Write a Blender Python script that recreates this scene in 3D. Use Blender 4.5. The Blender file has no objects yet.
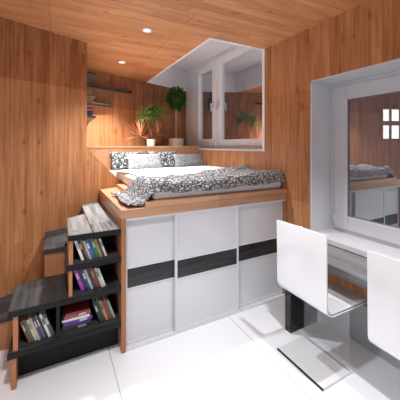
import bpy, bmesh, math, random
from mathutils import Vector, Matrix, noise
random.seed(7)
S = bpy.context.scene
COL = S.collection
PI = math.pi
# ------------------------------------------------------------------ constants
EYE = 1.5
CEIL = 2.575
XR = 2.05                       # right wall
FY = 2.01                       # front of the cabinet
LA = math.radians(22)           # slant of the loft / left wall
TL = Vector((math.cos(LA), math.sin(LA)))
NL = Vector((-math.sin(LA), math.cos(LA)))
NWALL, NHEAD, NBACK = 2.74, 3.18, 3.68
def yhd(x): return 3.72 + .15 * (x - .63)
def yat(x, n): return (n - NL.x * x) / NL.y       # y on the slanted line n at x

# ------------------------------------------------------------------ materials
def new_mat(name):
    m = bpy.data.materials.new(name); m.use_nodes = True
    nt = m.node_tree
    b = nt.nodes['Principled BSDF']
    return m, nt, b
def nd(nt, t, **k):
    n = nt.nodes.new(t)
    for a, v in k.items(): setattr(n, a, v)
    return n
def lk(nt, a, b): nt.links.new(a, b)
def val(nt, op, a, b=None, c=None):
    n = nd(nt, 'ShaderNodeMath', operation=op)
    for i, v in enumerate((a, b, c)):
        if v is None: continue
        if isinstance(v, (int, float)): n.inputs[i].default_value = v
        else: lk(nt, v, n.inputs[i])
    return n.outputs[0]
def mixc(nt, f, a, b, mode='MIX'):
    n = nd(nt, 'ShaderNodeMix', data_type='RGBA', blend_type=mode)
    if isinstance(f, (int, float)): n.inputs[0].default_value = f
    else: lk(nt, f, n.inputs[0])
    for i, v in ((6, a), (7, b)):
        if isinstance(v, tuple): n.inputs[i].default_value = (*v, 1)
        else: lk(nt, v, n.inputs[i])
    return n.outputs[2]
def plain(name, col, rough=.5, metal=0, coat=0, spec=None):
    m, nt, b = new_mat(name)
    b.inputs['Base Color'].default_value = (*col, 1)
    b.inputs['Roughness'].default_value = rough
    b.inputs['Metallic'].default_value = metal
    if coat: b.inputs['Coat Weight'].default_value = coat; b.inputs['Coat Roughness'].default_value = .05
    if spec is not None: b.inputs['Specular IOR Level'].default_value = spec
    return m
def wood(name, u, v, dark, light, strip=.085, length=1.1, rough=.38, pu=None, pv=None, off=(0, 0), contrast=1.0, seam=.35, panel=.12, vary=.13, spec=.4, tone=None):
    """strips run along v, lie side by side along u; pu, pv = panel grid"""
    m, nt, b = new_mat(name)
    geo = nd(nt, 'ShaderNodeTexCoord')
    def dot(vec):
        n = nd(nt, 'ShaderNodeVectorMath', operation='DOT_PRODUCT')
        lk(nt, geo.outputs['Object'], n.inputs[0]); n.inputs[1].default_value = vec
        return n.outputs['Value']
    U, V = dot(u), dot(v)
    w = Vector(u).cross(Vector(v)); W = dot(w)
    us = val(nt, 'DIVIDE', U, strip)
    uid = val(nt, 'FLOOR', us)
    wn = nd(nt, 'ShaderNodeTexWhiteNoise', noise_dimensions='1D'); lk(nt, uid, wn.inputs['W'])
    vs = val(nt, 'ADD', val(nt, 'DIVIDE', V, length), val(nt, 'MULTIPLY', wn.outputs['Value'], 7.3))
    vid = val(nt, 'FLOOR', vs)
    cm = nd(nt, 'ShaderNodeCombineXYZ'); lk(nt, uid, cm.inputs[0]); lk(nt, vid, cm.inputs[1])
    wn2 = nd(nt, 'ShaderNodeTexWhiteNoise', noise_dimensions='2D'); lk(nt, cm.outputs[0], wn2.inputs['Vector'])
    # grain
    cg = nd(nt, 'ShaderNodeCombineXYZ')
    lk(nt, val(nt, 'MULTIPLY', U, 55.0), cg.inputs[0]); lk(nt, val(nt, 'MULTIPLY', V, 2.2), cg.inputs[1])
    lk(nt, val(nt, 'ADD', val(nt, 'MULTIPLY', W, 20.0), val(nt, 'MULTIPLY', wn2.outputs['Value'], 40.0)), cg.inputs[2])
    gn = nd(nt, 'ShaderNodeTexNoise'); lk(nt, cg.outputs[0], gn.inputs['Vector'])
    gn.inputs['Scale'].default_value = 1.0; gn.inputs['Detail'].default_value = 4; gn.inputs['Distortion'].default_value = .6
    cg2 = nd(nt, 'ShaderNodeCombineXYZ')
    lk(nt, val(nt, 'MULTIPLY', U, 12.0), cg2.inputs[0]); lk(nt, val(nt, 'MULTIPLY', V, 1.3), cg2.inputs[1]); lk(nt, W, cg2.inputs[2])
    gn2 = nd(nt, 'ShaderNodeTexNoise'); lk(nt, cg2.outputs[0], gn2.inputs['Vector']); gn2.inputs['Scale'].default_value = 1.0
    f = val(nt, 'ADD', val(nt, 'MULTIPLY', gn.outputs['Fac'], .60), val(nt, 'MULTIPLY', gn2.outputs['Fac'], .35))
    f = val(nt, 'ADD', f, val(nt, 'MULTIPLY', wn2.outputs['Value'], vary))
    f = val(nt, 'MULTIPLY', val(nt, 'SUBTRACT', f, .475 + vary / 2), 1.6 * contrast)
    f = val(nt, 'ADD', f, .5)
    if pu:
        cp = nd(nt, 'ShaderNodeCombineXYZ')
        fu = val(nt, 'DIVIDE', val(nt, 'SUBTRACT', U, off[0]), pu); fv = val(nt, 'DIVIDE', val(nt, 'SUBTRACT', V, off[1]), pv)
        lk(nt, val(nt, 'FLOOR', fu), cp.inputs[0]); lk(nt, val(nt, 'FLOOR', fv), cp.inputs[1])
        wp = nd(nt, 'ShaderNodeTexWhiteNoise', noise_dimensions='2D'); lk(nt, cp.outputs[0], wp.inputs['Vector'])
        f = val(nt, 'ADD', f, val(nt, 'MULTIPLY', val(nt, 'SUBTRACT', wp.outputs['Value'], .5), panel * 4))
    ck = nd(nt, 'ShaderNodeCombineXYZ'); lk(nt, val(nt, 'MULTIPLY', U, 15.0), ck.inputs[0]); lk(nt, val(nt, 'MULTIPLY', V, 8.0), ck.inputs[1]); lk(nt, val(nt, 'MULTIPLY', W, 8.0), ck.inputs[2])
    kn = nd(nt, 'ShaderNodeTexNoise'); lk(nt, ck.outputs[0], kn.inputs['Vector']); kn.inputs['Scale'].default_value = 1.0; kn.inputs['Detail'].default_value = 1
    kr = nd(nt, 'ShaderNodeMapRange'); lk(nt, kn.outputs['Fac'], kr.inputs[0]); kr.inputs[1].default_value = .66; kr.inputs[2].default_value = .76; kr.inputs[4].default_value = .38
    f = val(nt, 'SUBTRACT', f, kr.outputs[0])
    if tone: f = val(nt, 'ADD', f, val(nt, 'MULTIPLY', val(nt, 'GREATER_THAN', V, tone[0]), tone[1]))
    n = nd(nt, 'ShaderNodeClamp'); lk(nt, f, n.inputs[0]); f = n.outputs[0]
    c = mixc(nt, f, dark, light)
    # strip joints
    d = val(nt, 'ABSOLUTE', val(nt, 'SUBTRACT', val(nt, 'FRACT', us), .5))
    j = val(nt, 'GREATER_THAN', d, .5 - .0015 / strip)
    c = mixc(nt, val(nt, 'MULTIPLY', j, .25), c, tuple(x * .4 for x in dark))
    if pu:
        d1 = val(nt, 'GREATER_THAN', val(nt, 'ABSOLUTE', val(nt, 'SUBTRACT', val(nt, 'FRACT', fu), .5)), .5 - .0022 / pu)
        d2 = val(nt, 'GREATER_THAN', val(nt, 'ABSOLUTE', val(nt, 'SUBTRACT', val(nt, 'FRACT', fv), .5)), .5 - .0022 / pv)
        c = mixc(nt, val(nt, 'MULTIPLY', val(nt, 'MAXIMUM', d1, d2), seam), c, (.05, .03, .02))
    lk(nt, c, b.inputs['Base Color'])
    b.inputs['Roughness'].default_value = rough
    b.inputs['Specular IOR Level'].default_value = spec
    return m
D, L = (.27, .095, .034), (.62, .285, .125)
tl3 = (TL.x, TL.y, 0)
M = {}
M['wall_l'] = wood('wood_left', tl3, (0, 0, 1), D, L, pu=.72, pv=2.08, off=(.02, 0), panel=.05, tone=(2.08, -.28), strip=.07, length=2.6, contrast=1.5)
M['wall_r'] = wood('wood_right', (0, 1, 0), (0, 0, 1), D, L, pu=.62, pv=1.03, off=(2.35 - .62, -.05), panel=.06, strip=.07, length=2.6, contrast=1.5)
M['ceil'] = wood('wood_ceiling', (0, 1, 0), (1, 0, 0), (.40, .150, .056), (.76, .37, .17), pu=.857, pv=1.055, off=(1.986, 1.015), panel=.05, strip=.10, length=1.0, contrast=1.5, seam=.55)
M['oak'] = wood('wood_counter', (0, 1, 0), (1, 0, 0), (.44, .21, .105), (.70, .40, .235), strip=.12, rough=.3)
M['oak_v'] = wood('wood_panel', (0, 1, 0), (0, 0, 1), (.34, .13, .055), (.52, .22, .10), strip=.3, rough=.4)
M['oak_f'] = wood('wood_panel_front', (1, 0, 0), (0, 0, 1), (.34, .13, .055), (.52, .22, .10), strip=.3, rough=.4)
M['head'] = wood('wood_headboard', (0, 0, 1), tl3, (.50, .24, .115), (.78, .43, .23), strip=.2, length=.95, rough=.4)
gd, gl = (.010, .0098, .0105), (.068, .066, .067)
M['grey_y'] = wood('weathered_plank', (1, 0, 0), (0, 1, 0), gd, gl, strip=.16, rough=.5, contrast=1.7, spec=.2)
M['grey_x'] = wood('weathered_plank_long', (0, 1, 0), (1, 0, 0), gd, gl, strip=.16, rough=.5, contrast=1.7, spec=.2)
M['silver'] = wood('silver_plank', (1, 0, 0), (0, 1, 0), (.035, .034, .033), (.34, .335, .33), strip=.16, rough=.4, contrast=1.8)
M['pvc2'] = plain('white_loft_window_plastic', (.88, .88, .90), .3)
M['black_w'] = wood('black_stained_wood', (0, 0, 1), (1, 0, 0), (.006, .006, .007), (.05, .05, .052), strip=.05, rough=.45, contrast=1.6)
M['dark'] = plain('dark_board', (.009, .009, .010), .55, spec=.25)
M['shelf'] = plain('charcoal_shelf', (.05, .048, .05), .45)
M['edge'] = wood('black_edge', (0, 0, 1), (1, 0, 0), (.004, .004, .0042), (.017, .0167, .017), strip=.1, rough=.5, contrast=1.5, spec=.2)
M['white'] = plain('white_paint', (.74, .74, .77), .45)
M['recess'] = plain('white_recess_paint', (.92, .92, .94), .4)
M['trim'] = plain('white_trim', (.62, .62, .65), .35)
M['pvc'] = plain('white_plastic', (.58, .58, .61), .3)
M['door'] = plain('white_lacquer', (.64, .64, .665), .18, coat=.3)
M['dframe'] = plain('white_profile', (.66, .66, .69), .3)
M['stretch'] = plain('glossy_ceiling', (.84, .84, .88), .10, spec=1.0)
M['chair'] = plain('white_gloss_chair', (.82, .82, .84), .08, coat=.6)
M['cbase'] = plain('pale_grey_gloss_base', (.70, .70, .71), .1, coat=.4)
M['chrome'] = plain('polished_steel', (.72, .71, .72), .12, metal=1)
M['black'] = plain('black_gloss', (.008, .008, .009), .08)
M['linen'] = plain('white_linen', (.85, .84, .85), .85)
M['pot'] = plain('white_ceramic', (.82, .80, .79), .3)
M['soil'] = plain('soil', (.04, .025, .015), .9)
M['leaf'] = plain('green_leaf', (.12, .24, .04), .5)
M['leaf2'] = plain('yellow_green_leaf', (.42, .48, .16), .5)
M['dleaf'] = plain('dark_green_leaf', (.035, .15, .02), .45)
M['shadow_fan'] = plain('red_brown_shadow_fan', (.62, .32, .18), .6)  # colour of the blade fans that imitate the crown shadows
M['trunk'] = plain('pale_trunk', (.42, .34, .25), .7)
M['trunk2'] = plain('brown_trunk', (.20, .12, .06), .8)
M['page'] = plain('paper', (.75, .70, .60), .8)
m, nt, b = new_mat('lamp_glow'); b.inputs['Emission Color'].default_value = (1, .95, .9, 1); b.inputs['Emission Strength'].default_value = .9; M['lamp'] = m
m, nt, b = new_mat('sky_glow'); b.inputs['Emission Color'].default_value = (.9, .95, 1, 1); b.inputs['Emission Strength'].default_value = 2.2; M['sky'] = m

# floor tiles
m, nt, b = new_mat('white_floor_tile')
tc = nd(nt, 'ShaderNodeTexCoord'); sp = nd(nt, 'ShaderNodeSeparateXYZ'); lk(nt, tc.outputs['Object'], sp.inputs[0])
fx = val(nt, 'FRACT', val(nt, 'SUBTRACT', sp.outputs[0], .347)); fy = val(nt, 'FRACT', val(nt, 'SUBTRACT', sp.outputs[1], .51))
dx = val(nt, 'GREATER_THAN', val(nt, 'ABSOLUTE', val(nt, 'SUBTRACT', fx, .5)), .4977)
dy = val(nt, 'GREATER_THAN', val(nt, 'ABSOLUTE', val(nt, 'SUBTRACT', fy, .5)), .4985)
c = mixc(nt, val(nt, 'MULTIPLY', dx, .75), (.85, .86, .89), (.2, .2, .21))
c = mixc(nt, val(nt, 'MULTIPLY', dy, .2), c, (.3, .3, .31))
lk(nt, c, b.inputs['Base Color']); b.inputs['Roughness'].default_value = .22
M['floor'] = m

def glass(name, refl, tint, rough=0.0):
    m, nt, b = new_mat(name)
    nt.nodes.remove(b)
    out = nt.nodes['Material Output']
    t = nd(nt, 'ShaderNodeBsdfTransparent'); t.inputs[0].default_value = (*tint, 1)
    g = nd(nt, 'ShaderNodeBsdfGlossy'); g.inputs['Roughness'].default_value = rough; g.inputs[0].default_value = (.95, .95, .97, 1)
    mx = nd(nt, 'ShaderNodeMixShader'); mx.inputs[0].default_value = refl
    lk(nt, t.outputs[0], mx.inputs[1]); lk(nt, g.outputs[0], mx.inputs[2]); lk(nt, mx.outputs[0], out.inputs[0])
    return m
M['glass_loft'] = glass('coated_glass_loft', .72, (.5, .5, .52))
M['glass'] = glass('coated_glass', .40, (.42, .42, .44))
M['acrylic'] = glass('clear_acrylic', .06, (.96, .96, .96))

def knit(name, cell, light, dark, edge, stretch=(1, 1, 1), rough=.85):
    m, nt, b = new_mat(name)
    tc = nd(nt, 'ShaderNodeTexCoord'); mp = nd(nt, 'ShaderNodeMapping')
    lk(nt, tc.outputs['Object'], mp.inputs[0]); mp.inputs['Scale'].default_value = stretch
    mp.inputs['Rotation'].default_value = (0, 0, .5)
    nz = nd(nt, 'ShaderNodeTexNoise'); nz.inputs['Scale'].default_value = 9; lk(nt, mp.outputs[0], nz.inputs['Vector'])
    ad = nd(nt, 'ShaderNodeMixRGB', blend_type='ADD'); ad.inputs[0].default_value = .08
    lk(nt, mp.outputs[0], ad.inputs[1]); lk(nt, nz.outputs['Color'], ad.inputs[2])
    v1 = nd(nt, 'ShaderNodeTexVoronoi', feature='DISTANCE_TO_EDGE'); v1.inputs['Scale'].default_value = 1 / cell; lk(nt, ad.outputs[0], v1.inputs['Vector'])
    v2 = nd(nt, 'ShaderNodeTexVoronoi', feature='F1'); v2.inputs['Scale'].default_value = 1 / cell; lk(nt, ad.outputs[0], v2.inputs['Vector'])
    sp = nd(nt, 'ShaderNodeSeparateColor'); lk(nt, v2.outputs['Color'], sp.inputs[0])
    c = mixc(nt, sp.outputs[0], tuple(x * .5 for x in light), light)
    r = nd(nt, 'ShaderNodeMapRange', interpolation_type='SMOOTHSTEP'); lk(nt, v1.outputs['Distance'], r.inputs[0]); r.inputs[1].default_value = 0; r.inputs[2].default_value = edge
    c = mixc(nt, r.outputs[0], dark, c)
    lk(nt, c, b.inputs['Base Color']); b.inputs['Roughness'].default_value = rough
    bp = nd(nt, 'ShaderNodeBump'); bp.inputs['Strength'].default_value = .8; bp.inputs['Distance'].default_value = .02
    lk(nt, v1.outputs['Distance'], bp.inputs['Height']); lk(nt, bp.outputs[0], b.inputs['Normal'])
    return m
M['throw'] = knit('chunky_black_white_weave', .030, (.66, .65, .66), (.010, .010, .012), .21, (.75, 1.2, 1.3))
M['pil_grey'] = knit('fine_grey_weave', .016, (.70, .69, .70), (.22, .22, .22), .2, (.7, .7, 1.5))
M['pil_grey2'] = knit('fine_dark_grey_weave', .016, (.50, .49, .50), (.14, .14, .14), .2, (.7, .7, 1.5))
M['pil_dark'] = knit('black_white_scale_print', .045, (.75, .74, .74), (.008, .008, .008), .30, (1, 1, 1))

# ------------------------------------------------------------------ geometry helpers
def bx(bm, x0, x1, y0, y1, z0, z1):
    vs = [bm.verts.new((x, y, z)) for z in (z0, z1) for x, y in ((x0, y0), (x1, y0), (x1, y1), (x0, y1))]
    for f in ((3, 2, 1, 0), (4, 5, 6, 7), (0, 1, 5, 4), (1, 2, 6, 5), (2, 3, 7, 6), (3, 0, 4, 7)):
        bm.faces.new([vs[i] for i in f])
def prism(bm, poly, d0, d1, fn=lambda p, d: (p[0], p[1], d)):
    a = [bm.verts.new(fn(p, d0)) for p in poly]; b = [bm.verts.new(fn(p, d1)) for p in poly]
    bm.faces.new(a[::-1]); bm.faces.new(b)
    n = len(poly)
    for i in range(n): bm.faces.new((a[i], a[(i + 1) % n], b[(i + 1) % n], b[i]))
def obj(name, bm, mat, parent=None, bevel=0, smooth=False, kind=None, seg=2):
    bmesh.ops.recalc_face_normals(bm, faces=bm.faces[:])
    me = bpy.data.meshes.new(name); bm.to_mesh(me); bm.free()
    me.materials.append(mat if not isinstance(mat, str) else M[mat])
    o = bpy.data.objects.new(name, me); COL.objects.link(o)
    if smooth:
        for p in me.polygons: p.use_smooth = True
    if bevel:
        md = o.modifiers.new('bevel', 'BEVEL'); md.width = bevel; md.segments = seg; md.limit_method = 'ANGLE'; md.angle_limit = .6
    if parent: o.parent = parent
    if kind: o['kind'] = kind
    return o
def box(name, mat, r, parent=None, bevel=0, kind=None):
    bm = bmesh.new(); bx(bm, *r); return obj(name, bm, mat, parent, bevel, kind=kind)
def pris(name, mat, poly, z0, z1, parent=None, bevel=0, kind=None):
    bm = bmesh.new(); prism(bm, poly, z0, z1); return obj(name, bm, mat, parent, bevel, kind=kind)
def empty(name, loc=(0, 0, 0), rz=0):
    o = bpy.data.objects.new(name, None); COL.objects.link(o); o.location = loc; o.rotation_euler = (0, 0, rz); o.empty_display_size = .1
    return o
def tag(o, label, cat, group=None):
    o['label'] = label; o['category'] = cat
    if group: o['group'] = group
    return o
def rel(parent_loc, r):    # box in world numbers under an unrotated parent
    x, y, z = parent_loc
    return (r[0] - x, r[1] - x, r[2] - y, r[3] - y, r[4] - z, r[5] - z)
def lathe(bm, prof, seg=32, c=(0, 0, 0)):
    rings = []
    for r, z in prof:
        rings.append([bm.verts.new((c[0] + r * math.cos(2 * PI * i / seg), c[1] + r * math.sin(2 * PI * i / seg), c[2] + z)) for i in range(seg)])
    for a, b2 in zip(rings, rings[1:]):
        for i in range(seg): bm.faces.new((a[i], a[(i + 1) % seg], b2[(i + 1) % seg], b2[i]))
    bm.faces.new(rings[0][::-1]); bm.faces.new(rings[-1])
def tube(bm, pts, rad, seg=8):
    rings = []
    for i, p in enumerate(pts):
        p = Vector(p); t = (Vector(pts[min(i + 1, len(pts) - 1)]) - Vector(pts[max(i - 1, 0)])).normalized()
        a = t.orthogonal().normalized() if not rings else (pa - t * pa.dot(t)).normalized()
        pa = a; b2 = t.cross(a)
        r = rad(i / (len(pts) - 1)) if callable(rad) else rad
        rings.append([bm.verts.new(p + (a * math.cos(2 * PI * k / seg) + b2 * math.sin(2 * PI * k / seg)) * r) for k in range(seg)])
    for a, b2 in zip(rings, rings[1:]):
        for i in range(seg): bm.faces.new((a[i], a[(i + 1) % seg], b2[(i + 1) % seg], b2[i]))
    bm.faces.new(rings[0][::-1]); bm.faces.new(rings[-1])

# ------------------------------------------------------------------ the setting
XL, YF = -1.5, -1.4            # left and front (behind the camera) walls
TOP = 2.95
XW = 2.25                      # loft window plane
XC, YC = 1.36, 2.385           # raised ceiling corner
pris('floor', 'floor', [(XL - .1, YF - .1), (XR + .35, YF - .1), (XR + .35, 5.3), (XL - .1, 5.3)], -.06, 0, kind='structure')
bm = bmesh.new()
xa = -.2
prism(bm, [(XL - .1, YF - .1), (XR + .3, YF - .1), (XR + .3, YC), (XC, YC), (XC, yat(XC, NBACK)), (XL - .1, yat(XL - .1, NBACK))], CEIL, CEIL + .04)
obj('ceiling', bm, 'ceil', kind='structure')
# raised white ceiling over the window
pris('trim_1', 'stretch', [(XC - .02, YC - .02), (XW + .12, YC - .02), (XW + .12, yat(XW + .12, NBACK) + .05), (XC - .02, yat(XC - .02, NBACK) + .05)], TOP, TOP + .03, kind='structure')
bm = bmesh.new()
bx(bm, XC - .06, XC, YC - .02, yat(XC, NBACK), CEIL + .04, TOP)
bx(bm, XC - .06, XW + .1, YC - .06, YC - .02, CEIL + .04, TOP)
obj('trim_2', bm, 'recess', kind='structure')
# thin white edge strip round the raised part
bm = bmesh.new()
bx(bm, XC - .012, XC + .012, YC, yat(XC, NBACK) - .001, CEIL - .008, TOP)
bx(bm, XC - .012, XR + .03, YC - .03, YC, CEIL - .008, TOP)
obj('trim_3', bm, 'recess', kind='structure')
# slanted left wall with the raked cheek next to the bed
xc = .289
def lf(n0):
    return lambda p, d: (p[0] + NL.x * d, yat(p[0], n0) + NL.y * d, p[1])
bm = bmesh.new()
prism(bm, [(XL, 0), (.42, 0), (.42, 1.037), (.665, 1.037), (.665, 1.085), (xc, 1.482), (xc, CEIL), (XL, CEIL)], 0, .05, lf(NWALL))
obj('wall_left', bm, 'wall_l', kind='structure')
# side of the sleeping niche
bm = bmesh.new()
c0 = Vector((xc, yat(xc, NWALL))); 
q = [c0 + NL * .05 - TL * .03, c0 + NL * .05, c0 + NL * .95, c0 + NL * .95 - TL * .03]
prism(bm, [(p.x, p.y) for p in q], 1.04, CEIL)
obj('wall_niche', bm, 'wall_l', kind='structure')
# back wall behind the ledge
x0b = (c0 + NL * .94).x - .05
pris('wall_back', 'wall_l', [(x0b, yat(x0b, NBACK)), (XW + .2, yat(XW + .2, NBACK)), (XW + .2, yat(XW + .2, NBACK) + .06), (x0b, yat(x0b, NBACK) + .06)], 0, CEIL, kind='structure')
bm = bmesh.new(); x1 = XC - .06
prism(bm, [(x1, yat(x1, NBACK)), (XW + .2, yat(XW + .2, NBACK)), (XW + .2, yat(XW + .2, NBACK) + .06), (x1, yat(x1, NBACK) + .06)], CEIL, TOP)
obj('trim_4', bm, 'recess', kind='structure')
# right wall
N0, N1, NZ0, NZ1 = .10, 1.73, .675, 2.09      # window niche
bm = bmesh.new()
bx(bm, XR, XR + .3, YF, N0, 0, CEIL); bx(bm, XR, XR + .3, N1, YC - .02, 0, CEIL)
bx(bm, XR, XR + .3, N0, N1, 0, NZ0); bx(bm, XR, XR + .3, N0, N1, NZ1, CEIL)
bx(bm, XR, XR + .3, YC - .02, 5.1, 0, 1.44)
obj('wall_right', bm, 'wall_r', kind='structure')
# unseen walls behind the camera
def holed(name, mat, fn, w0, w1, h0, h1, W0, W1, H0, H1):
    bm = bmesh.new()
    for r in ((W0, w0, H0, H1), (w1, W1, H0, H1), (w0, w1, H0, h0), (w0, w1, h1, H1)): fn(bm, *r)
    return obj(name, bm, mat, kind='structure')
holed('wall_front', 'white', lambda bm, a, b, c, d: bx(bm, a, b, YF - .1, YF, c, d), -1.0, 1.7, .5, 2.3, XL - .1, XR + .3, 0, CEIL)
holed('wall_side', 'white', lambda bm, a, b, c, d: bx(bm, XL - .1, XL, a, b, c, d), -.9, 1.3, .7, 2.2, YF - .1, yat(XL, NWALL) + .06, 0, CEIL)

box('baseboard_right', plain('grey_skirting', (.36, .36, .37), .4), (XR - .012, XR - .0005, YF, FY - .02, 0, .31), kind='structure')
# ---- window in the right-hand niche
w1 = empty('window_1', (XR, N1, NZ0)); w1['kind'] = 'structure'
R = lambda *r: rel((XR, N1, NZ0), r)
bm = bmesh.new()
for r in ((XR - .006, 2.33, N1 - .014, N1, NZ0 + .045, NZ1), (XR - .006, 2.33, N0, N0 + .014, NZ0 + .045, NZ1), (XR - .006, 2.33, N0, N1, NZ1 - .014, NZ1)): bx(bm, *R(*r))
obj('reveal', bm, 'trim', w1)
bm = bmesh.new(); bx(bm, *R(XR - .02, 2.33, N0, N1, NZ0, NZ0 + .045)); obj('sill', bm, 'trim', w1, .004)
def ring(bm, x0, x1, y0, y1, z0, z1, t, off=(0, 0, 0)):
    for r in ((y0, y0 + t, z0, z1), (y1 - t, y1, z0, z1), (y0 + t, y1 - t, z0, z0 + t), (y0 + t, y1 - t, z1 - t, z1)):
        bx(bm, x0 - off[0], x1 - off[0], r[0] - off[1], r[1] - off[1], r[2] - off[2], r[3] - off[2])
O1 = (XR, N1, NZ0)
bm = bmesh.new(); ring(bm, 2.30, 2.36, N0 + .014, N1 - .014, NZ0 + .045, NZ1 - .014, .055, O1); obj('frame', bm, 'pvc', w1, .004)
bm = bmesh.new(); ring(bm, 2.285, 2.34, N0 + .06, N1 - .062, NZ0 + .075, NZ1 - .05, .125, O1); sa = obj('sash', bm, 'pvc', w1, .008)
box('pane', 'glass', R(2.305, 2.311, N0 + .17, N1 - .17, NZ0 + .16, NZ1 - .14), w1)
bm = bmesh.new(); ring(bm, 2.295, 2.306, N0 + .18, N1 - .186, NZ0 + .198, NZ1 - .174, .008, O1); obj('gasket', bm, plain('grey_gasket', (.18, .18, .19), .6), w1)
for z in (NZ0 + .12, NZ1 - .14):
    bm = bmesh.new(); lathe(bm, [(.008, 0), (.009, .006), (.009, .07), (.006, .075)], 12, (2.283 - XR, -.064, z - NZ0)); obj('hinge', bm, 'pvc', w1, smooth=True)
# ---- loft window
w2 = empty('window_2', (XW, 2.42, 1.455)); w2['kind'] = 'structure'
O2 = (XW, 2.42, 1.455); R = lambda *r: rel(O2, r)
WY0, WY1, WZ0, WZ1 = 2.42, 4.44, 1.465, 2.90
bm = bmesh.new(); bx(bm, *R(XR - .006, XW + .1, YC, yat(XR, NBACK), 1.44, 1.462)); obj('sill', bm, 'trim', w2, .003)
bm = bmesh.new(); ring(bm, XW, XW + .07, WY0, WY1, WZ0, WZ1, .05, O2); bx(bm, *R(XW, XW + .07, 3.67, 3.71, WZ0 + .05, WZ1 - .05)); obj('frame', bm, 'pvc2', w2, .004)
for a, b_ in ((WY0 + .03, 3.68), (3.70, WY1 - .03)):
    bm = bmesh.new(); ring(bm, XW - .018, XW + .06, a, b_, WZ0 + .03, WZ1 - .03, .10 if b_ < 4 else .12, O2); s_ = obj('sash', bm, 'pvc2', w2, .006)
    t = .09
    box('pane', 'glass_loft', R(XW + .025, XW + .030, a + t, b_ - t, WZ0 + .1, WZ1 - .1), w2)
for y in (3.61, 3.77):
    bm = bmesh.new(); bx(bm, *R(XW - .03, XW - .018, y - .018, y + .018, 2.10, 2.22)); bx(bm, *R(XW - .06, XW - .03, y - .01, y + .01, 2.16, 2.18))
    bx(bm, *R(XW - .07, XW - .05, y - .014, y + .014, 2.05, 2.18)); obj('handle', bm, 'trim', w2, .004)
# white wall round the loft window
bm = bmesh.new()
yb = yat(XW, NBACK)
bx(bm, XW + .02, XW + .1, WY1, yb + .05, 1.462, TOP); bx(bm, XW + .02, XW + .1, YC - .02, WY0, 1.462, TOP); bx(bm, XW + .02, XW + .1, WY0, WY1, WZ1, TOP)
bx(bm, XR - .006, XW + .02, YC - .034, YC, 1.44, TOP)
obj('trim_5', bm, 'recess', kind='structure')
# small window on the slanted wall, just left of the picture, seen mirrored
w3 = empty('window_3', (-.62, yat(-.62, NWALL), 1.6), LA); w3['kind'] = 'structure'
bm = bmesh.new()
for z0, z1 in ((0, .03), (.26, .34), (.54, .57)): bx(bm, -.17, .19, -.02, 0, z0, z1)
for x0, x1 in ((-.17, -.14), (0, .05), (.16, .19)):
    for z0, z1 in ((.03, .26), (.34, .54)): bx(bm, x0, x1, -.02, 0, z0, z1)
obj('frame', bm, 'wall_l', w3)
for x0, x1 in ((-.14, 0), (.05, .16)):
    for z0, z1 in ((.03, .26), (.34, .54)): box('pane', 'sky', (x0, x1, -.012, -.002, z0, z1), w3)

# ------------------------------------------------------------------ recessed lamps and one added floor fill
def downlight(x, y, label, grp='recessed ceiling spotlights'):
    t = tag(empty('ceiling_spotlight', (x, y, CEIL)), label, 'spotlight')
    bm = bmesh.new(); seg = 32
    pr = [(.030, -.004), (.036, -.009), (.046, -.009), (.050, -.004), (.050, 0), (.030, 0)]
    rg = [[bm.verts.new((r * math.cos(2 * PI * i / seg), r * math.sin(2 * PI * i / seg), z)) for i in range(seg)] for r, z in pr]
    for k in range(len(rg)):
        a, b2 = rg[k], rg[(k + 1) % len(rg)]
        for i in range(seg): bm.faces.new((a[i], a[(i + 1) % seg], b2[(i + 1) % seg], b2[i]))
    obj('trim_ring', bm, 'white', t, smooth=True)
    bm = bmesh.new(); lathe(bm, [(.030, -.003), (.030, -.001)], 24); obj('bulb', bm, 'lamp', t)
    return t
def spot(x, y, energy, ang=110, blend=.7, col=(1, .90, .80), r=.035):
    l = bpy.data.lights.new('spot_lamp', 'SPOT'); l.energy = energy; l.spot_size = math.radians(ang); l.spot_blend = blend; l.color = col; l.shadow_soft_size = r
    o = bpy.data.objects.new('spot_lamp', l); COL.objects.link(o); o.location = (x, y, CEIL - .02)
downlight(.75, 2.475, 'round chrome ceiling spotlight nearer the viewer, above the bed front')
downlight(.75, 3.57, 'round chrome ceiling spotlight farther back, close to the plant wall')
WH = (.93, .97, 1)
spot(.75, 2.475, 125, col=WH); spot(.75, 3.57, 210, col=WH)
spot(1.5, .80, 125, ang=84, col=WH); spot(.05, 1.0, 140, col=WH, r=.08)  # second spot is an added fill that brightens the floor

# ------------------------------------------------------------------ loft bed with storage
bed = tag(empty('loft_bed', (.42, FY, 0)), 'high wooden bed platform with white sliding storage doors and black stripe', 'bed')
OB = (.42, FY, 0); R = lambda *r: rel(OB, r)
def P(poly): return [(x - OB[0], y - OB[1]) for x, y in poly]
pris('side_panel', 'oak_v', P([(.42, FY), (.452, FY), (.452, yat(.452, NWALL) - .002), (.42, yat(.42, NWALL) - .002)]), 0, .97, bed, .002)
pris('countertop', 'oak', P([(.42, FY), (XR - .003, FY), (XR - .003, yat(XR, NBACK) - .01), (.42, yat(.42, NBACK) - .02)]), .97, 1.035, bed, .003)
box('right_panel', 'oak_v', R(2.022, 2.045, FY + .002, FY + .6, 0, .97), bed)
box('inner_carcass', 'dark', R(.46, 2.02, FY + .10, FY + .12, 0.03, .96), bed)
bm = bmesh.new(); bx(bm, *R(.452, 2.022, FY + .006, FY + .075, 0, .018)); obj('slide_rail', bm, 'dframe', bed)
box('slide_rail', 'dframe', R(.452, 2.022, FY + .006, FY + .075, .955, .97), bed)
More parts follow.
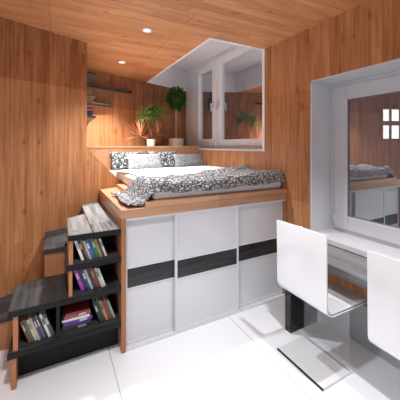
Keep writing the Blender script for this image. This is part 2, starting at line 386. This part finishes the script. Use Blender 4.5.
for x0, x1, y0 in ((.454, .868, FY + .040), (.843, 1.458, FY + .008), (1.43, 2.020, FY + .040)):
    d = empty('door', (x0 - OB[0], y0 - OB[1], .018)); d.parent = bed
    w, h, th = x1 - x0, .937, .024
    f = bmesh.new(); t = .018
    for r in ((0, t, 0, h), (w - t, w, 0, h), (t, w - t, 0, .022), (t, w - t, h - .014, h), (t, w - t, .415, .423), (t, w - t, .566, .574)): bx(f, r[0], r[1], 0, th, r[2], r[3])
    obj('frame', f, 'dframe', d, .0015)
    box('upper_panel', 'door', (t, w - t, .006, th - .004, .574, h - .014), d)
    box('stripe_panel', 'black_w', (t, w - t, .006, th - .004, .423, .566), d)
    box('lower_panel', 'door', (t, w - t, .006, th - .004, .022, .415), d)
# raised bed tray
poly = [(.60, FY + .002), (XR - .004, FY + .002), (XR - .004, yat(XR, NHEAD) - .03), (.60, yat(.60, NHEAD) - .03)]
cheek = yat(.60, NWALL)
poly = [(.60, FY + .002), (XR - .004, FY + .002), (XR - .004, yhd(XR) - .01), (.60, yhd(.60) - .01), (.60, yat(.60, NWALL + .06)), (.675, yat(.675, NWALL + .06)), (.675, yat(.675, NWALL) - .06), (.60, yat(.60, NWALL) - .06)]
pris('bed_tray', 'oak', P(poly), 1.035, 1.075, bed, .003)
# headboard ledge
hb = tag(empty('headboard', (xc, yhd(xc), 1.036)), 'long wooden headboard with flat ledge behind the pillows', 'headboard')
OH = hb.location
x0h = xc - .06
def PH(poly): return [(x - OH.x, y - OH.y) for x, y in poly]
def strip(xa_, xb_, a, b): return [(xa_, yhd(xa_) + a), (xb_, yhd(xb_) + a), (xb_, yhd(xb_) + b), (xa_, yhd(xa_) + b)]
pris('front_panel', 'head', PH(strip(.14, 1.28, 0, .025)), 0, .44, hb)
pris('front_panel', M['oak'], PH(strip(1.282, XR - .003, 0, .025)), 0, .44, hb)
pris('ledge', 'head', PH([(.10, yhd(.10) - .004), (XR - .004, yhd(XR) - .004), (XR - .004, yat(XR, NBACK) - .006), (.10, yat(.10, NBACK) - .006)]), .44, .462, hb, .002)

# ---- mattress, sheet, throw, pillows
MZ = 1.19
def rounded_slab(name, poly, z0, z1, mat, bevel, seg=5):
    bm = bmesh.new(); prism(bm, poly, z0, z1)
    return obj(name, bm, mat, None, bevel, True, seg=seg)
nm = NHEAD - .015
mt = rounded_slab('mattress', [(.675, FY + .06), (2.03, FY + .06), (2.03, yhd(2.03) - .02), (.605, yhd(.605) - .02), (.605, yat(.605, NWALL + .075)), (.675, yat(.675, NWALL + .075))], 1.0755, MZ, 'linen', .04)
tag(mt, 'thick white mattress lying on the raised wooden bed tray', 'mattress')
def sheetgrid(name, fn, nu, nv, mat, thick, off=1):
    bm = bmesh.new()
    g = [[bm.verts.new(fn(i / nu, j / nv)) for j in range(nv + 1)] for i in range(nu + 1)]
    for i in range(nu):
        for j in range(nv): bm.faces.new((g[i][j], g[i + 1][j], g[i + 1][j + 1], g[i][j + 1]))
    o = obj(name, bm, mat, None, 0, True)
    if o.data.polygons[len(o.data.polygons) // 2].normal.z < 0: o.data.flip_normals()
    md = o.modifiers.new('solid', 'SOLIDIFY'); md.thickness = thick; md.offset = off
    return o
def N3(x, y, z=0): return noise.noise(Vector((x, y, z)))
def fold(u, v):
    xl = .71 - .08 * min(1, max(0, (v - .62) / .2))
    x = xl + (2.02 - xl) * u
    y0 = 2.36 + .38 * max(0, (x - .70) / 1.32) ** 1.5 - .04; y1 = yhd(x) - .35
    return (x, y0 + (y1 - y0) * v, MZ + .004 + .012 * (N3(x * 5, v * 5) + .5) * min(1, v * 5) * min(1, (1 - v) * 6))
du = sheetgrid('bed_sheet', fold, 50, 40, 'linen', .012)
tag(du, 'rumpled white bed sheet spread between the throw and the pillows', 'sheet')
def yback(x): return 2.37 + .38 * max(0, (x - .70) / 1.32) ** 1.5
def throw(u, v):
    # u: left to right; v: front to back; the left end tumbles down onto the counter
    L0 = 1.78
    s = u * L0
    z_top = MZ + .022 + .02 * max(0, (s - .8))
    yf = FY + .022 + .012 * N3(s * 6, 3)
    xs = .685 + max(0, s - .32) * (1.353 / (L0 - .32)); q_ = min(1, max(0, (s - .12) / .34)); q_ = q_ * q_ * (3 - 2 * q_)
    yb = 2.64 * (1 - q_) + yback(xs) * q_ + .03 * N3(s * 4, 9)
    y = yf + (yb - yf) * v
    wob = N3(y * 5, 1.5) * .03
    if s < .10:  x = .478 + s * .9 + wob; z = 1.042 + .015 * (1 + N3(s * 20, y * 9))
    elif s < .32:
        k = (s - .10) / .22; kk = k * k * (3 - 2 * k)
        x = .565 + .12 * k + wob * (1 - k); z = 1.05 + (z_top - 1.05) * kk
    else: x = .685 + (s - .32) * (1.353 / (L0 - .32)); z = z_top
    if s >= .10:
        k = min(1, (s - .10) / .22)
        fr = max(0, 1 - v / .10); z -= k * .085 * fr ** 2.0
        z += k * (.016 * N3(x * 7, y * 7) + .018 * math.sin(3.1 * x + 9 * v) * .5 + .014 * math.exp(-((v - .90) / .12) ** 2))
        if v > .97: z -= .02
    if s < .32:
        y += (v - .5) * -.10 * 0 + .03 * N3(s * 9, y * 6, 4) + (.04 if v < .3 else 0) * (1 - s / .32) * 0
    return (x, y, max(z, 1.04))
tw = sheetgrid('throw_blanket', throw, 130, 60, 'throw', .012)
tag(tw, 'chunky woven black white and grey throw blanket draped over the bed front', 'blanket')

def pillow(name, pos, w, h, th, lean, mat, label, yaw=0, base=MZ + .004):
    bm = bmesh.new(); nu, nv = 28, 20
    sides = []
    for sgn in (-1, 1):
        g = []
        for i in range(nu + 1):
            row = []
            for j in range(nv + 1):
                a, b_ = 2 * i / nu - 1, 2 * j / nv - 1
                p = max(0, (1 - a ** 4) * (1 - b_ ** 4)) ** .55
                pinch = 1 - .07 * (1 - abs(a) ** 2) * abs(b_) ** 3 * 0 
                xx = a * w / 2 * (1 - .06 * (1 - b_ * b_) * abs(a)) ; zz = h / 2 + b_ * h / 2 * (1 - .08 * (1 - a * a) * abs(b_))
                row.append(bm.verts.new((xx, sgn * th / 2 * p, zz)))
            g.append(row)
        sides.append(g)
        for i in range(nu):
            for j in range(nv): bm.faces.new((g[i][j], g[i + 1][j], g[i + 1][j + 1], g[i][j + 1]))
    bmesh.ops.remove_doubles(bm, verts=bm.verts[:], dist=.0005)
    o = obj(name, bm, mat, None, 0, True)
    o.rotation_euler = (lean, 0, math.atan(.15) + yaw); o.location = (pos[0], pos[1], base)
    tag(o, label, 'pillow', None)
    return o
HA = math.atan(.15)
for X, dy, wd, hh, lean, mt_, lb, yaw in ((.84, .075, .44, .235, 12, 'pil_dark', 'black and white printed pillow at the left end of the headboard', 0),
        (1.38, .075, .50, .235, 12, 'pil_dark', 'black and white printed pillow in the middle, behind two grey ones', 0),
        (1.05, .262, .49, .225, 26, 'pil_grey', 'light grey textured pillow on the left side of the bed', -.04),
        (1.745, .275, .50, .215, 26, 'pil_grey2', 'darker grey textured pillow nearest the window', -.10)):
    pillow('pillow', (X, yhd(X) - dy - .02), wd, hh, .085, math.radians(-lean), mt_, lb, yaw)

# ------------------------------------------------------------------ niche shelves
def lshelf(name, z, tback, label, th=.022):
    t = tag(empty(name, (c0.x, c0.y, z)), label, 'shelf', None)
    base = c0 + NL * .002 + TL * .002
    nf = 3.0; n1 = NBACK - .002
    t0 = c0.dot(TL) + .002
    pts = [(t0, nf), (None, nf)]
    def W(tt, n): p = TL * tt + NL * n; return (p.x - c0.x, p.y - c0.y)
    def Wx(x, n): return (x - c0.x, yat(x, n) - c0.y)
    dz = 0
    arm = [W(t0, nf), Wx(.42, nf), Wx(.42, n1 - .17 if tback else n1)] + ([Wx(tback, n1 - .12), Wx(tback, n1)] if tback else []) + [W(t0, n1)]
    bm = bmesh.new(); prism(bm, arm, 0, th); obj('board', bm, 'shelf', t, .002)
    if tback and tback > 1:
        bm = bmesh.new(); x0, x1 = .78, tback
        prism(bm, [Wx(x0, n1 - .125), Wx(x1, n1 - .125), Wx(x1, n1 - .12), Wx(x0, n1 - .12)], -.012, th + .002); obj('front_lip', bm, 'black', t)
    return t
lshelf('corner_shelf', 2.33, 1.05, 'uppermost dark corner shelf, the longest one, on the loft wall')
lshelf('corner_shelf', 2.08, .72, 'middle dark corner shelf with a short arm, above the lying books')
lshelf('corner_shelf', 1.83, None, 'lowest dark corner shelf, carrying a few lying books')

# ------------------------------------------------------------------ books
bookmats = {}
def bmat(c):
    if c not in bookmats: bookmats[c] = plain('book_cover', c, .45)
    return bookmats[c]
def make_book(t, h, d, colour, label, group, band=None):
    """origin at the lower left front corner; spine faces -Y"""
    bm = bmesh.new(); e = .0018
    bx(bm, 0, t, 0, e, 0, h); bx(bm, 0, e, e, d, 0, h); bx(bm, t - e, t, e, d, 0, h)
    o = obj('book', bm, bmat(colour)); tag(o, label, 'book', group)
    box('pages', 'page', (e, t - e, e, d - .004, .003, h - .003), o)
    if band: box('spine_label', bmat(band), (t * .18, t * .82, -.0006, 0, h * .55, h * .82), o)
    return o
def row(specs, x, y, z, hmax, lean, group, where, d=.13, k=1):
    a = math.radians(lean)
    x += .16 * math.sin(a)
    ords = [q + ' from left' for q in ('first', 'second', 'third', 'fourth', 'fifth', 'sixth', 'seventh', 'eighth', 'ninth', 'tenth')]
    for i, (t, hf, c, cn, band) in enumerate(specs):
        h = hmax * hf; t *= k
        o = make_book(t, h, d, c, '%s leaning book, %s on %s' % (cn, ords[i], where), group, band)
        o.location = (x, y + random.uniform(0, .015), z + .0005); o.rotation_euler = (0, -a - random.uniform(-.003, .003), 0)
        x += t / math.cos(a) + .0012
W_, K_ = (.78, .77, .74), (.02, .02, .022)
ST = dict(z1=.235, z2=.49, z3=.705, z4=.905, th=.036)
row([(.017, 1, W_, 'white', (.5, .5, .5)), (.016, .97, K_, 'black', (.6, .5, .1)), (.014, .99, (.22, .12, .05), 'brown', None), (.010, .95, (.55, .52, .5), 'pale grey', None),
     (.018, .97, (.05, .12, .36), 'blue', (.6, .7, .8)), (.016, 1, (.03, .09, .12), 'dark teal', None), (.017, .98, (.02, .20, .07), 'green', (.5, .7, .5)), (.017, .93, (.30, .22, .05), 'olive', None),
     (.013, .95, (.07, .04, .03), 'dark brown', None), (.013, .92, (.62, .60, .56), 'off white', (.2, .2, .2))],
    .108, 2.055, ST['z3'], .150, 19, 'books on the upper stair shelf', 'the upper stair shelf')
row([(.021, 1, (.42, .04, .46), 'purple', (.75, .5, .75)), (.018, .98, (.02, .03, .07), 'navy', None), (.017, 1, (.03, .05, .13), 'dark blue', (.6, .6, .7)), (.014, .97, (.42, .46, .50), 'pale blue', None),
     (.018, .99, (.03, .03, .035), 'charcoal', None), (.017, .99, (.22, .04, .035), 'maroon', (.5, .3, .2)), (.012, .93, (.12, .08, .07), 'brown', None), (.014, .95, (.55, .52, .50), 'light grey', (.15, .1, .1)), (.013, .90, (.70, .69, .67), 'white', None)],
    .108, 2.055, ST['z2'], .160, 19, 'books on the middle stair shelf', 'the middle stair shelf')
row([(.020, .95, (.16, .07, .035), 'brown', (.6, .4, .2)), (.020, .98, (.10, .13, .10), 'grey green', None), (.024, .93, (.62, .55, .42), 'cream', (.3, .25, .2)), (.020, 1, (.45, .40, .33), 'tan', None),
     (.018, 1, (.05, .06, .14), 'navy', (.5, .5, .6)), (.020, 1.02, (.14, .11, .13), 'dusky violet', (.6, .5, .5)), (.016, .98, (.035, .035, .04), 'black', None), (.022, 1.04, (.68, .68, .67), 'white', (.1, .1, .1)), (.028, 1.02, (.06, .075, .075), 'thick slate', (.45, .5, .5))],
    -.202, 2.06, ST['z1'], .165, 19, 'leaning books low in the stair base', 'lowest stair shelf before the divider', k=.70)
row([(.019, 1, K_, 'black', (.3, .4, .3)), (.018, 1.03, (.03, .06, .035), 'dark green', None), (.014, .97, (.48, .26, .08), 'orange brown', (.1, .1, .1)), (.014, .95, (.30, .04, .03), 'red', None), (.017, 1, (.10, .08, .06), 'dark brown', None), (.014, .9, (.35, .36, .30), 'grey', None)],
    .232, 2.06, ST['z1'], .165, 19, 'leaning books at the right end of the stair base', 'lowest stair shelf after the stack')
zz = ST['z1'] + .0005
for t, w, d, c, cn, pos, dx, rz, band in ((.022, .185, .15, (.03, .05, .04), 'dark green', 'bottom of the stack', 0, .02, (.4, .45, .4)), (.016, .18, .15, (.05, .03, .10), 'dark violet', 'second from the bottom of the stack', .004, -.03, None),
        (.026, .185, .15, (.10, .04, .30), 'purple', 'third from the bottom of the stack', .008, .02, (.6, .55, .7)), (.013, .175, .15, (.72, .70, .68), 'white', 'fourth from the bottom of the stack', .0, -.04, None),
        (.024, .17, .14, (.38, .10, .12), 'pinkish red', 'second from the top of the stack', .012, .03, (.75, .5, .5)), (.016, .155, .13, (.25, .03, .03), 'dark red', 'top of the stack', .02, -.05, None)):
    o = make_book(t, w, d, c, '%s flat book, %s on lowest stair shelf' % (cn, pos), 'flat stack of books in the stair base', band)
    o.rotation_euler = (0, PI / 2, rz); o.location = (.038 + dx, 2.075, zz + t); zz += t + .0008
# a few lying books on the niche shelf
p0 = TL * (c0.dot(TL) + .01) + NL * 3.03
zz = 1.83 + .0225
for t, w, c, cn, pos in ((.022, .205, (.03, .03, .04), 'black', 'bottom'), (.040, .215, (.03, .03, .16), 'dark blue', 'middle'), (.012, .195, (.30, .28, .30), 'grey', 'second from top'), (.024, .21, (.10, .025, .02), 'dark red', 'top')):
    o = make_book(t, w, .16, c, '%s book, %s of the pile on the lowest corner shelf' % (cn, pos), 'lying books on the corner shelf')
    o.rotation_euler = (0, PI / 2, LA); o.location = (p0.x, p0.y, zz + t); zz += t + .0008

# ------------------------------------------------------------------ stairs with book shelves
st = tag(empty('stair_bookcase', (-.256, 2.02, 0)), 'dark plank stairs with book shelves leading up to the bed', 'stairs')
OS = st.location
PS = lambda poly: [(x - OS.x, y - OS.y) for x, y in poly]
RS = lambda *r: rel(OS, r)
NB = 2.285; th = ST['th']; xr = .4185; nw = NWALL - .015
def tread(poly, z, seams=(), edge=True, name='tread', mat='grey_y'):
    t = pris(name, mat, PS(poly), z - th, z, st, .003)
    return t
# top tread: two planks
a = tread([(.075, 2.02), (.228, 2.02), (.228, yat(.228, NB + .05)), (.082, yat(.082, NB))], ST['z4'], mat='silver')
tread([(.231, 2.02), (xr, 2.02), (xr, yat(xr, nw)), (.245, yat(.245, nw)), (.231, yat(.231, nw) - .05)], ST['z4'], mat='silver')
bm = bmesh.new(); bx(bm, *RS(.073, xr, 2.012, 2.0195, ST['z4'] - th - .002, ST['z4'] - .004)); obj('front_edge', bm, 'edge', st)
tread([(.062, 2.02), (xr, 2.02), (xr, yat(xr, NB)), (.062, yat(.062, NB))], ST['z3'], name='shelf_board', mat='grey_x')
bm = bmesh.new(); bx(bm, *RS(.060, xr, 2.012, 2.0195, ST['z3'] - th - .002, ST['z3'] - .004)); obj('front_edge', bm, 'edge', st)
# wide low tread that runs on as shelf
tread([(-.256, 2.02), (xr, 2.02), (xr, yat(xr, NB)), (-.262, yat(-.262, NB))], ST['z2'])
bm = bmesh.new(); bx(bm, *RS(-.258, xr, 2.012, 2.0195, ST['z2'] - th - .002, ST['z2'] - .004)); obj('front_edge', bm, 'edge', st)
tread([(-.258, 2.02), (xr, 2.02), (xr, yat(xr, NB)), (-.258, yat(-.258, NB))], ST['z1'], name='shelf_board', mat='grey_x')
bm = bmesh.new(); bx(bm, *RS(-.260, xr, 2.012, 2.0195, ST['z1'] - th - .002, ST['z1'] - .004)); obj('front_edge', bm, 'edge', st)
# rear steps against the wall
tread([(-.085, 2.41), (.22, 2.41), (.22, yat(.22, nw)), (-.085, yat(-.085, nw))], .705, mat='grey_x')
pris('riser', 'oak_f', PS([(-.075, 2.425), (.21, 2.425), (.21, yat(.21, nw)), (-.075, yat(-.075, nw))]), .245, .705 - th, st)
tread([(-.80, 2.44), (-.08, 2.44), (-.08, yat(-.08, nw)), (-.80, yat(-.80, nw))], .245, mat='grey_x')
pris('riser', 'oak_f', PS([(-.79, 2.455), (-.09, 2.455), (-.09, yat(-.09, nw) - .01), (-.79, yat(-.79, nw) - .01)]), 0, .245 - th, st)
# uprights
for x0, x1, z0, z1 in ((.078, .104, ST['z3'], ST['z4'] - th), (.078, .100, ST['z2'], ST['z3'] - th), (-.232, -.206, ST['z1'], ST['z2'] - th)):
    box('upright', 'oak_v', RS(x0, x1, 2.026, 2.34, z0, z1), st)
box('upright', 'dark', RS(.004, .026, 2.03, 2.34, ST['z1'], ST['z2'] - th), st)
box('upright', 'oak_v', RS(-.240, -.214, 2.024, 2.32, 0, ST['z1'] - th), st)
box('back_panel', 'dark', RS(.078, xr, 2.345, 2.36, ST['z1'], ST['z4'] - th), st)
box('back_panel', 'dark', RS(-.23, .078, 2.30, 2.31, ST['z1'], ST['z2'] - th), st)
box('plinth', 'dark', RS(-.214, xr, 2.13, 2.15, 0, ST['z1'] - th), st)

# ------------------------------------------------------------------ table under the window
tb = tag(empty('window_table', (1.69, 1.70, 0)), 'narrow weathered grey plank table on black slab legs below the window sill', 'table')
OT = tb.location; R = lambda *r: rel(OT, r)
for a, b_ in ((1.69, 1.868), (1.871, 2.044)): box('plank', 'grey_t' if 'grey_t' in M else wood('table_plank', (1, 0, 0), (0, 1, 0), (.07, .069, .07), (.28, .275, .28), strip=.17, rough=.4, contrast=1.4), R(a, b_, -.3, 1.70, .615, .670), tb, .004)
for y in (1.60, -.25): box('leg', 'black', R(1.66, 1.98, y, y + .06, 0, .615), tb, .003)

# ------------------------------------------------------------------ chairs
def chair_profile(off):
    # centre line from the top of the back down, round the bend, along the seat, over the front edge
    pts = [(-.004, .955), (0, .75), (.002, .52)]
    r = .075; cx, cz = .002 + r, .44 + r
    for k in range(0, 11):
        a = PI + k * (PI / 2) / 10; pts.append((cx + r * math.cos(a), cz + r * math.sin(a)))
    pts += [(.25, .438), (.43, .440)]
    out = []
    for i, p in enumerate(pts):
        a = Vector(pts[max(i - 1, 0)]); b_ = Vector(pts[min(i + 1, len(pts) - 1)]); t = (b_ - a).normalized()
        n = Vector((t.y, -t.x)); out.append((p[0] - n.x * off, p[1] - n.y * off))
    return out
def plate(name, o0, o1, y0, y1, mat, parent, bevel=.003):
    A, B = chair_profile(o0), chair_profile(o1)
    bm = bmesh.new()
    prism(bm, A + B[::-1], y0, y1, lambda p, d: (p[0], d, p[1]))
    # split the big n-gons into quads
    bmesh.ops.delete(bm, geom=[f for f in bm.faces if len(f.verts) > 4], context='FACES_ONLY')
    bm.verts.ensure_lookup_table(); n = len(A); m2 = 2 * n
    for s in (0, m2):
        for i in range(n - 1): bm.faces.new([bm.verts[s + k] for k in (i, i + 1, m2 - 2 - i, m2 - 1 - i)])
    o = obj(name, bm, mat, parent, bevel, True)
    return o
def make_chair(y0, y1, label):
    c = tag(empty('cantilever_chair', (1.45, y0, 0)), label, 'chair', 'white chairs at the window table')
    w = y1 - y0
    plate('outer_shell', 0, .009, 0, w, 'chair', c)
    plate('inner_shell', .012, .021, .006, w - .006, 'chair', c)
    plate('core', .009, .012, .004, w - .004, M['chrome'], c, 0)
    box('base_plate', 'cbase', (0, .29, .02, w - .01, 0, .014), c, .002)
    box('base_strip', 'black', (-.008, 0, .02, w - .01, 0, .013), c)
    box('support_panel', 'acrylic', (.262, .274, .03, w - .02, .014, .428), c)
    return c
make_chair(1.11, 1.53, 'white glossy cantilever chair standing wholly in view before the storage doors')
make_chair(.45, .865, 'white glossy cantilever chair cut off by the right edge of the picture')

# ------------------------------------------------------------------ plants on the ledge
LZ = 1.4985
def leafblade(bm, base, dirv, length, width, droop, n=5):
    d = Vector(dirv).normalized(); side = d.cross(Vector((0, 0, 1)))
    side = side.normalized() if side.length > .01 else Vector((1, 0, 0))
    p = Vector(base); prev = None
    for i in range(n + 1):
        t = i / n; w = width * (math.sin(PI * min(1, .15 + .85 * t)) ** .7 if t < 1 else 0)
        q = Vector(base) + d * length * t + Vector((0, 0, -droop * length * t * t))
        up = side.cross(d) * w * .25
        cur = [bm.verts.new(q - side * w + up), bm.verts.new(q), bm.verts.new(q + side * w + up)]
        if prev:
            bm.faces.new((prev[0], prev[1], cur[1], cur[0])); bm.faces.new((prev[1], prev[2], cur[2], cur[1]))
        prev = cur
def crown(bm, c, n, length, width, zmin, zmax, droop, rnd):
    for i in range(n):
        a = 2 * PI * rnd.random(); e = rnd.uniform(zmin, zmax)
        leafblade(bm, c, (math.cos(a) * math.cos(e), math.sin(a) * math.cos(e), math.sin(e)), length * rnd.uniform(.75, 1.1), width, droop * rnd.uniform(.5, 1.3))
def pot(parent, r0, r1, h):
    bm = bmesh.new(); lathe(bm, [(r0, 0), (r0 + .002, .004), (r1, h), (r1 - .008, h), (r1 - .012, h - .02)], 40); obj('pot', bm, 'pot', parent, smooth=False)
    bm = bmesh.new(); lathe(bm, [(r1 - .013, h - .024), (r1 - .013, h - .014)], 32); obj('soil', bm, 'soil', parent)
rnd = random.Random(3)
p = (1.325, yat(1.325, 3.36))
dr = tag(empty('potted_dracaena', (p[0], p[1], LZ)), 'spiky two-headed green plant with reddish shadow-shaped fans in small white pot', 'plant')
pot(dr, .055, .072, .105)
h1, h2 = Vector((-.10, -.03, .46)), Vector((.09, .03, .50))
bm = bmesh.new()
tube(bm, [(0, 0, .09), (-.015, 0, .22), (-.05, -.01, .34), tuple(h1)], .011); tube(bm, [(.01, 0, .09), (.015, 0, .22), (.05, .01, .36), tuple(h2)], .011)
obj('trunk', bm, 'trunk2', dr, smooth=True)
bm = bmesh.new(); crown(bm, h1, 90, .20, .008, -.5, 1.3, .16, rnd); crown(bm, h2, 130, .25, .008, -.5, 1.35, .16, rnd); obj('foliage', bm, 'leaf', dr)
bm = bmesh.new(); crown(bm, h1, 50, .20, .008, -.2, 1.2, .14, rnd); crown(bm, h2, 70, .25, .008, -.2, 1.2, .14, rnd); obj('young_leaves', bm, 'leaf2', dr)
bm = bmesh.new()  # shadows of the two crowns on the wall, shaped as fans of blades
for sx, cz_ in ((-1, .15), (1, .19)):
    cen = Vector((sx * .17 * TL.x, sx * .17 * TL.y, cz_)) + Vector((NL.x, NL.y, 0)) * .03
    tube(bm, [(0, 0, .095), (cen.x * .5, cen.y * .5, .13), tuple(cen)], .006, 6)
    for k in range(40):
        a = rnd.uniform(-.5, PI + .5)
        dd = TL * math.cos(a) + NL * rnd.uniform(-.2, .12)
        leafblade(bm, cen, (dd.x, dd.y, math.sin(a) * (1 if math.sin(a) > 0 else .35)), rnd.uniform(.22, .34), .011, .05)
obj('crown_shadow_fans', bm, 'shadow_fan', dr)
p = (1.86, yat(1.86, 3.40))
fc = tag(empty('potted_ficus', (p[0], p[1], LZ)), 'round-headed green tree with a braided trunk in wide white pot', 'plant')
pot(fc, .122, .128, .13)
bm = bmesh.new()
for k in range(3):
    tube(bm, [(.010 * math.cos(2 * PI * k / 3 + t * 14), .010 * math.sin(2 * PI * k / 3 + t * 14), .11 + .60 * t) for t in [i / 40 for i in range(41)]], .0085)
obj('braided_trunk', bm, 'trunk', fc, smooth=True)
bm = bmesh.new()
for k in range(620):
    v = Vector((rnd.gauss(0, 1), rnd.gauss(0, 1), rnd.gauss(0, 1))).normalized() * rnd.uniform(.35, 1) ** .5
    c = Vector((v.x * .16, v.y * .16, .84 + v.z * .22))
    leafblade(bm, c, (rnd.gauss(0, 1) + v.x, rnd.gauss(0, 1) + v.y, rnd.gauss(-.3, .6)), rnd.uniform(.045, .07), .014, .3, 3)
obj('foliage', bm, 'dleaf', fc)
bm = bmesh.new()
for k in range(14):
    a = 2 * PI * k / 14; tube(bm, [(0, 0, .68), (.05 * math.cos(a), .05 * math.sin(a), .78), (.11 * math.cos(a), .11 * math.sin(a), .84 + .1 * math.sin(3 * a))], .004, 6)
obj('branches', bm, 'trunk', fc)

# ------------------------------------------------------------------ light and camera
def area(name, loc, rot, sx, sy, e, col=(1, 1, 1)):
    l = bpy.data.lights.new(name, 'AREA'); l.shape = 'RECTANGLE'; l.size = sx; l.size_y = sy; l.energy = e; l.color = col
    o = bpy.data.objects.new(name, l); COL.objects.link(o); o.location = loc; o.rotation_euler = rot
area('fill_front', (.35, YF - .05, 1.4), (PI / 2, 0, 0), 2.7, 1.8, 8, (.9, .95, 1))  # added fill lamp at the unseen opening behind the camera
area('fill_side', (XL - .05, .2, 1.45), (PI / 2, 0, -PI / 2), 2.2, 1.5, 9, (.9, .95, 1))  # added fill lamp at an unseen opening in the side wall
W = bpy.data.worlds.new('sky'); S.world = W; W.use_nodes = True
bg = W.node_tree.nodes['Background']; bg.inputs[0].default_value = (.62, .66, .72, 1); bg.inputs[1].default_value = .6
cam = bpy.data.cameras.new('camera'); co = bpy.data.objects.new('camera', cam); COL.objects.link(co); S.camera = co
co.location = (0, 0, EYE); co.rotation_euler = (PI / 2, 0, -math.radians(27.8))
cam.sensor_width = 36; cam.lens = 36 * 274 / 400; cam.shift_y = -54 / 400; cam.clip_start = .02
S.view_settings.view_transform = 'Standard'; S.view_settings.look = 'None'; S.view_settings.gamma = 1; S.view_settings.use_curve_mapping = False
S.view_settings.exposure = 0.16
